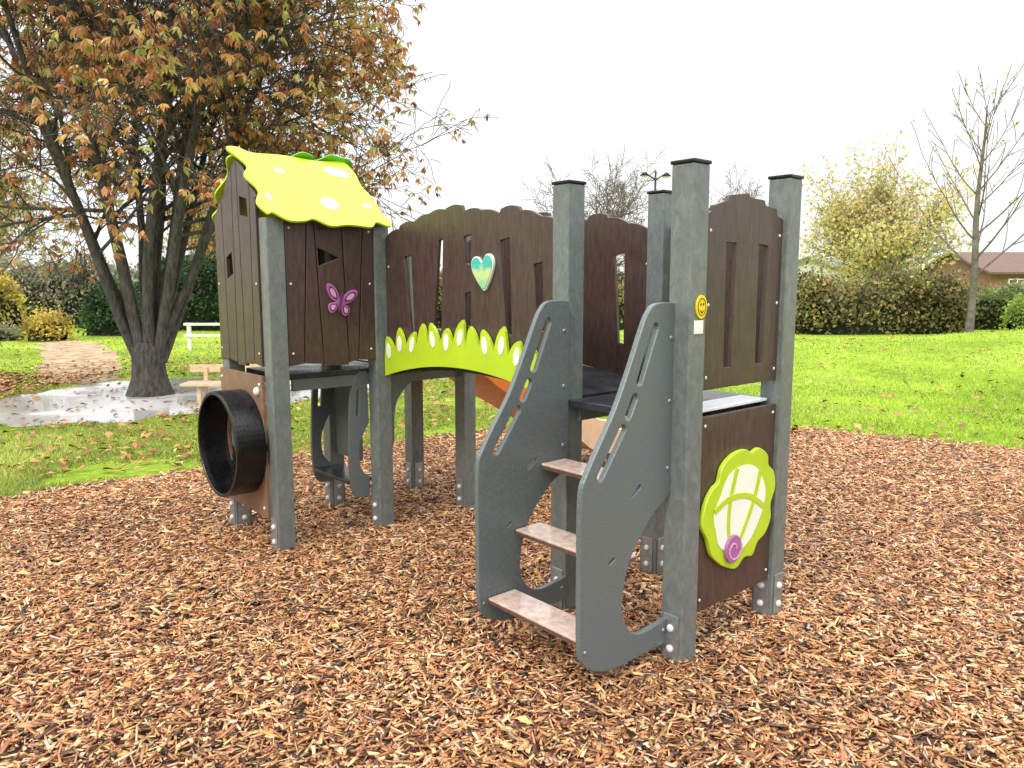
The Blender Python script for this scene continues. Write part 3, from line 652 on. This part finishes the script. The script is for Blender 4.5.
# ------------------------------------------------------------ hedges / shrubs
def hedge(name,p0,p1,h,w,cols,wt,nl,leaf,label,cat='hedge',bumpy=.25,seed=0,top=.0,group=None,gain=1.5,loose=.28):
    p0=np.array(p0,float);p1=np.array(p1,float); d=p1-p0; Ln=np.linalg.norm(d); d/=Ln; nrm=np.array([-d[1],d[0]])
    def surf(s,a,sh=1):
        k=np.array([mnoise.fractal(Vector((ss*.55+seed,aa*1.1,seed*1.7)),1,2,3) for ss,aa in zip(s,a)])
        endf=np.clip(np.minimum(s,Ln-s)/(w*.5),0,1)**.5
        rr=(1+bumpy*k)*sh*(.35+.65*endf)
        ca=np.sign(np.cos(a))*np.abs(np.cos(a))**.6; sa=np.abs(np.sin(a))**.6
        off=ca*w/2*rr; z=sa*h*rr*(1+top*np.sin(s*.9+seed))
        return np.stack([p0[0]+d[0]*s+nrm[0]*off,p0[1]+d[1]*s+nrm[1]*off,np.maximum(z,0)],1)
    ns=max(6,int(Ln/.5)); na=11; S_=np.repeat(np.linspace(0,Ln,ns),na); A_=np.tile(np.linspace(0,math.pi,na),ns)
    v=surf(S_,A_,.82); f=[[i*na+k,i*na+k+1,(i+1)*na+k+1,(i+1)*na+k] for i in range(ns-1) for k in range(na-1)]
    e=empty(name,(0,0,0),0,label=label,category=cat,group=group)
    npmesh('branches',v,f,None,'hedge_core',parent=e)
    s=rng.uniform(0,Ln,nl); a=rng.uniform(0,math.pi,nl)
    out=rng.random(nl)<.2
    c=surf(s,a,1)+rng.normal(0,.09,(nl,3)); c[:,2]=np.abs(c[:,2])+out*rng.uniform(0,loose,nl)**1.0; L=leaf*rng.uniform(.6,1.4,nl)
    cl=np.array([mnoise.noise(Vector((q[0]*1.1,q[1]*1.1,q[2]*1.6+seed))) for q in c])
    t=np.clip(gain*pal(nl,cols,wt)*(1+.9*cl[:,None]),.008,.9)
    v,f,t=quads(c,rng.uniform(0,6.28,nl),rng.uniform(-1.3,1.3,nl),rng.uniform(-1.3,1.3,nl),L,L*.65,t,.15)
    npmesh('foliage',v,f,t,'leaf',parent=e)
brn=[(.17,.14,.06),(.12,.12,.04),(.28,.21,.09),(.07,.07,.03)]
hedge('hedge',(8.3,23.2),(14.0,23.6),1.6,1.5,[(.17,.14,.06),(.13,.15,.04),(.30,.22,.09),(.06,.06,.03)],[3,3,2,2.5],14000,.12,'brownish green clipped hedge at the lawn edge',seed=1,bumpy=.42,loose=.45)
hedge('hedge',(14.6,25.5),(24,26.5),1.2,1.4,[(.12,.17,.05),(.09,.12,.04),(.2,.2,.09)],[3,3,1],9000,.12,'low green hedge at the lawn edge',seed=2,bumpy=.3)
hedge('hedge',(-5.5,27),(8.0,25),1.5,1.6,brn,[3,3,2,2],11000,.13,'long mixed hedge behind the play area',seed=3,bumpy=.3)
hedge('evergreen_hedge',(-12.4,25.5),(-6.5,25),2.15,1.7,[(.02,.05,.02),(.035,.075,.028),(.05,.10,.035)],[3,3,1],13000,.12,'tall dark green evergreen hedge',seed=4,bumpy=.15)
hedge('evergreen_hedge',(-12.5,22.5),(-11.2,22.6),1.5,1.4,[(.03,.065,.025),(.05,.09,.03)],[1,1],3500,.1,'dark green rounded evergreen bush by the lawn',seed=14,bumpy=.15)
hedge('shrub',(-19.5,27),(-12.8,27),2.2,2.2,[(.24,.22,.15),(.18,.17,.11),(.12,.12,.08)],[3,3,2],10000,.13,'grey green tall shrubs along the park edge','shrub',seed=5,bumpy=.45)
hedge('shrub',(-15.9,22.5),(-14.6,22.5),1.8,1.3,[(.42,.32,.06),(.48,.38,.09),(.26,.22,.05)],[3,3,2],2600,.11,'bright yellow autumn shrub','shrub',seed=6,bumpy=.6)
hedge('shrub',(-12.9,20.4),(-11.9,20.2),.75,1.0,[(.42,.32,.06),(.34,.24,.05),(.24,.2,.05)],[3,2,2],1500,.09,'small golden yellow shrub','shrub',seed=7,bumpy=.6)
hedge('shrub',(-15.8,19.8),(-13.2,20.5),.35,.9,[(.26,.24,.16),(.18,.2,.09)],[1,1],2200,.07,'low greyish ground hugging plants','shrub',seed=8,bumpy=.3)
hedge('shrub',(-26,30),(-19,29),2.2,2.2,[(.10,.12,.05),(.2,.16,.08)],[3,2],6000,.13,'dense dull green shrubs along the park edge','shrub',seed=9,bumpy=.3)
hedge('distant_wood',(-70,75),(90,85),3.0,5,[(.12,.12,.07),(.16,.14,.09)],[1,1],14000,.45,'far band of bare autumn woodland on the horizon','woodland',seed=10,bumpy=.4)
hedge('shrub',(15.2,23.2),(17.2,23.2),.9,1.2,[(.16,.26,.04),(.3,.3,.06)],[2,1],2600,.09,'bright green low bush beside the hedge','shrub',seed=12,bumpy=.45)
hedge('shrub',(17.5,31),(22.5,32),1.2,1.4,[(.18,.17,.09),(.24,.20,.10),(.13,.15,.06)],[2,2,1],5000,.13,'loose brown green shrubs in front of the houses','shrub',seed=15,bumpy=.5)

# ------------------------------------------------------------ buildings
def house(name,loc,rz,w,d,h,rh,wall,rf,label):
    e=empty(name,loc,rz,label=label,category='house')
    m=MB(); m.box((0,0,h/2),(w,d,h),wall); m.raw([(-w/2,-d/2,h),(-w/2,d/2,h),(-w/2,0,h+rh),(w/2,-d/2,h),(w/2,d/2,h),(w/2,0,h+rh)],[(0,2,1),(3,4,5)],wall); m.obj('wall',e)
    m=MB(); o=.35; th=.12
    for s in (-1,1):
        y0=s*(d/2+o); z0=h-o*rh/(d/2)
        vs=[(-w/2-o,y0,z0),(w/2+o,y0,z0),(w/2+o,0,h+rh),(-w/2-o,0,h+rh)]; vs+=[(a,b,c+th) for a,b,c in vs]
        m.raw(vs,[(0,1,2,3),(4,7,6,5),(0,4,5,1),(1,5,6,2),(2,6,7,3),(3,7,4,0)],rf)
    rf_=m.obj('roof',e)
    m=MB(); m.box((w*.25,d*.12,h+rh*.9),(.5,.5,.9),wall); m.obj('chimney',rf_)
    n=max(2,int(w/3))
    for i in range(n):
        x=-w/2+w*(i+.5)/n; m=MB(); m.box((x,-d/2-.01,h*.58),(.9,.06,.95),'glass'); q=m.obj('window',e)
        m=MB()
        for dx in (-.49,0,.49): m.box((x+dx,-d/2-.03,h*.58),(.07,.08,1.05),'paint')
        for dz in (-.51,.51): m.box((x,-d/2-.035,h*.58+dz),(1.05,.09,.07),'paint')
        m.obj('frame',q)
    m=MB(); m.box((w/2-.3,-d/2-.01,1.0),(.5,.07,2.0),'brick_wall' if wall!='brick_wall' else 'paint'); m.obj('door',e)
house('bungalow',(32.8,47,0),.05,12,7,2.15,1.15,'brick_wall','roof_tile','low brown bungalow with shallow tiled roof beyond the hedge')
house('white_house',(20.6,52,0),.9,3.2,3.2,2.6,.6,'render_wall','roof_grey','small white rendered house with grey roof behind the hedge')

# ------------------------------------------------------------ lamp, fence, bench
e=empty('street_lamp',(5.70,31,0),.2,label='dark twin arm street lamp beyond the lawn',category='street lamp')
m=MB(); m.cyl((0,0,0),(0,0,5.95),.07,'black',.04,10); m.obj('pole',e)
for s in (-1,1):
    m=MB(); m.cyl((0,0,5.6),(s*.42,0,5.85),.03,'black',None,6); m.obj('arm',e)
for s in (-1,1):
    m=MB(); m.cyl((s*.46,0,5.75),(s*.46,0,5.90),.20,'black',.05,12); m.dome((s*.46,0,5.74),(0,0,-1),.13,'white',.5); m.obj('lamp_head',e)
e=empty('rail_fence',(-5.55,17.6,0),.03,label='low white painted rail fence along the path',category='fence')
for i in range(5):
    m=MB(); m.box((-1.9+i*1.05,0,.30),(.08,.08,.62),'paint',.005); m.obj('fence_post',e)
for z in (.32,.58):
    m=MB(); m.box((.2,-.045,z),(4.4,.03,.06),'paint',.004); m.obj('rail',e)
e=empty('park_bench',(-3.42,9.6,0),.04,label='low pale slatted wooden bench beside the wet path',category='bench')
m=MB()
for i in range(3): m.box((0,-.15+i*.105,.25),(1.45,.09,.035),'wood',.005)
m.obj('seat',e)
m=MB(); m.box((0,.175,.42),(1.45,.03,.10),'wood',.005)
m.obj('backrest',e)
for sx in (-.52,.52):
    m=MB(); m.box((sx,-.11,.115),(.05,.05,.23),'wood',.004); m.box((sx,.147,.22),(.05,.025,.44),'wood',.004); m.box((sx,0,.210),(.04,.26,.04),'wood',.004); m.obj('leg',e)

# ------------------------------------------------------------ light + camera
w=bpy.data.worlds.new('World'); scene.world=w; w.use_nodes=True; nt=w.node_tree
bg=nt.nodes['Background']; sky=nt.nodes.new('ShaderNodeTexSky'); sky.sky_type='NISHITA'; sky.sun_disc=False
sky.sun_elevation=math.radians(42); sky.sun_rotation=math.radians(215); sky.dust_density=5; sky.air_density=1.5
sc_=nt.nodes.new('ShaderNodeVectorMath'); sc_.operation='SCALE'; sc_.inputs['Scale'].default_value=.1; nt.links.new(sky.outputs[0],sc_.inputs[0])
mix=nt.nodes.new('ShaderNodeMix'); mix.data_type='RGBA'; mix.inputs[0].default_value=.9
nt.links.new(sc_.outputs[0],mix.inputs[6]); 
tcn=nt.nodes.new('ShaderNodeTexCoord'); nz=nt.nodes.new('ShaderNodeTexNoise'); nz.inputs['Scale'].default_value=1.6; nz.inputs['Detail'].default_value=5
nt.links.new(tcn.outputs['Generated'],nz.inputs['Vector']); rp=nt.nodes.new('ShaderNodeValToRGB')
rp.color_ramp.elements[0].position=.35; rp.color_ramp.elements[0].color=(.90,.92,.95,1); rp.color_ramp.elements[1].position=.6; rp.color_ramp.elements[1].color=(1.02,1.02,1.03,1)
sx=nt.nodes.new('ShaderNodeSeparateXYZ'); nt.links.new(tcn.outputs['Generated'],sx.inputs[0])
mr=nt.nodes.new('ShaderNodeMapRange'); mr.inputs['From Min'].default_value=.30; mr.inputs['From Max'].default_value=.9; mr.inputs['To Min'].default_value=.95; mr.inputs['To Max'].default_value=3.1
nt.links.new(sx.outputs['Z'],mr.inputs['Value'])
cm=nt.nodes.new('ShaderNodeVectorMath'); cm.operation='SCALE'; nt.links.new(rp.outputs[0],cm.inputs[0]); nt.links.new(mr.outputs[0],cm.inputs['Scale'])
nt.links.new(nz.outputs['Fac'],rp.inputs[0]); nt.links.new(cm.outputs[0],mix.inputs[7])
nt.links.new(mix.outputs[2],bg.inputs['Color']); bg.inputs['Strength'].default_value=1.32
sd=bpy.data.lights.new('sun','SUN'); sd.energy=1.5; sd.angle=math.radians(14); sd.color=(1,.96,.9)
so=bpy.data.objects.new('sun',sd); coll.objects.link(so)
dv=Vector((math.sin(math.radians(215))*math.cos(math.radians(42)),math.cos(math.radians(215))*math.cos(math.radians(42)),math.sin(math.radians(42))))
so.rotation_euler=dv.to_track_quat('Z','Y').to_euler()
cd=bpy.data.cameras.new('camera'); cam=bpy.data.objects.new('camera',cd); coll.objects.link(cam)
cam.location=(0,0,1.5); cam.rotation_euler=(math.radians(82.5),0,0); cd.sensor_width=36; cd.lens=26.72; cd.clip_end=2000; cd.clip_start=.05
scene.camera=cam
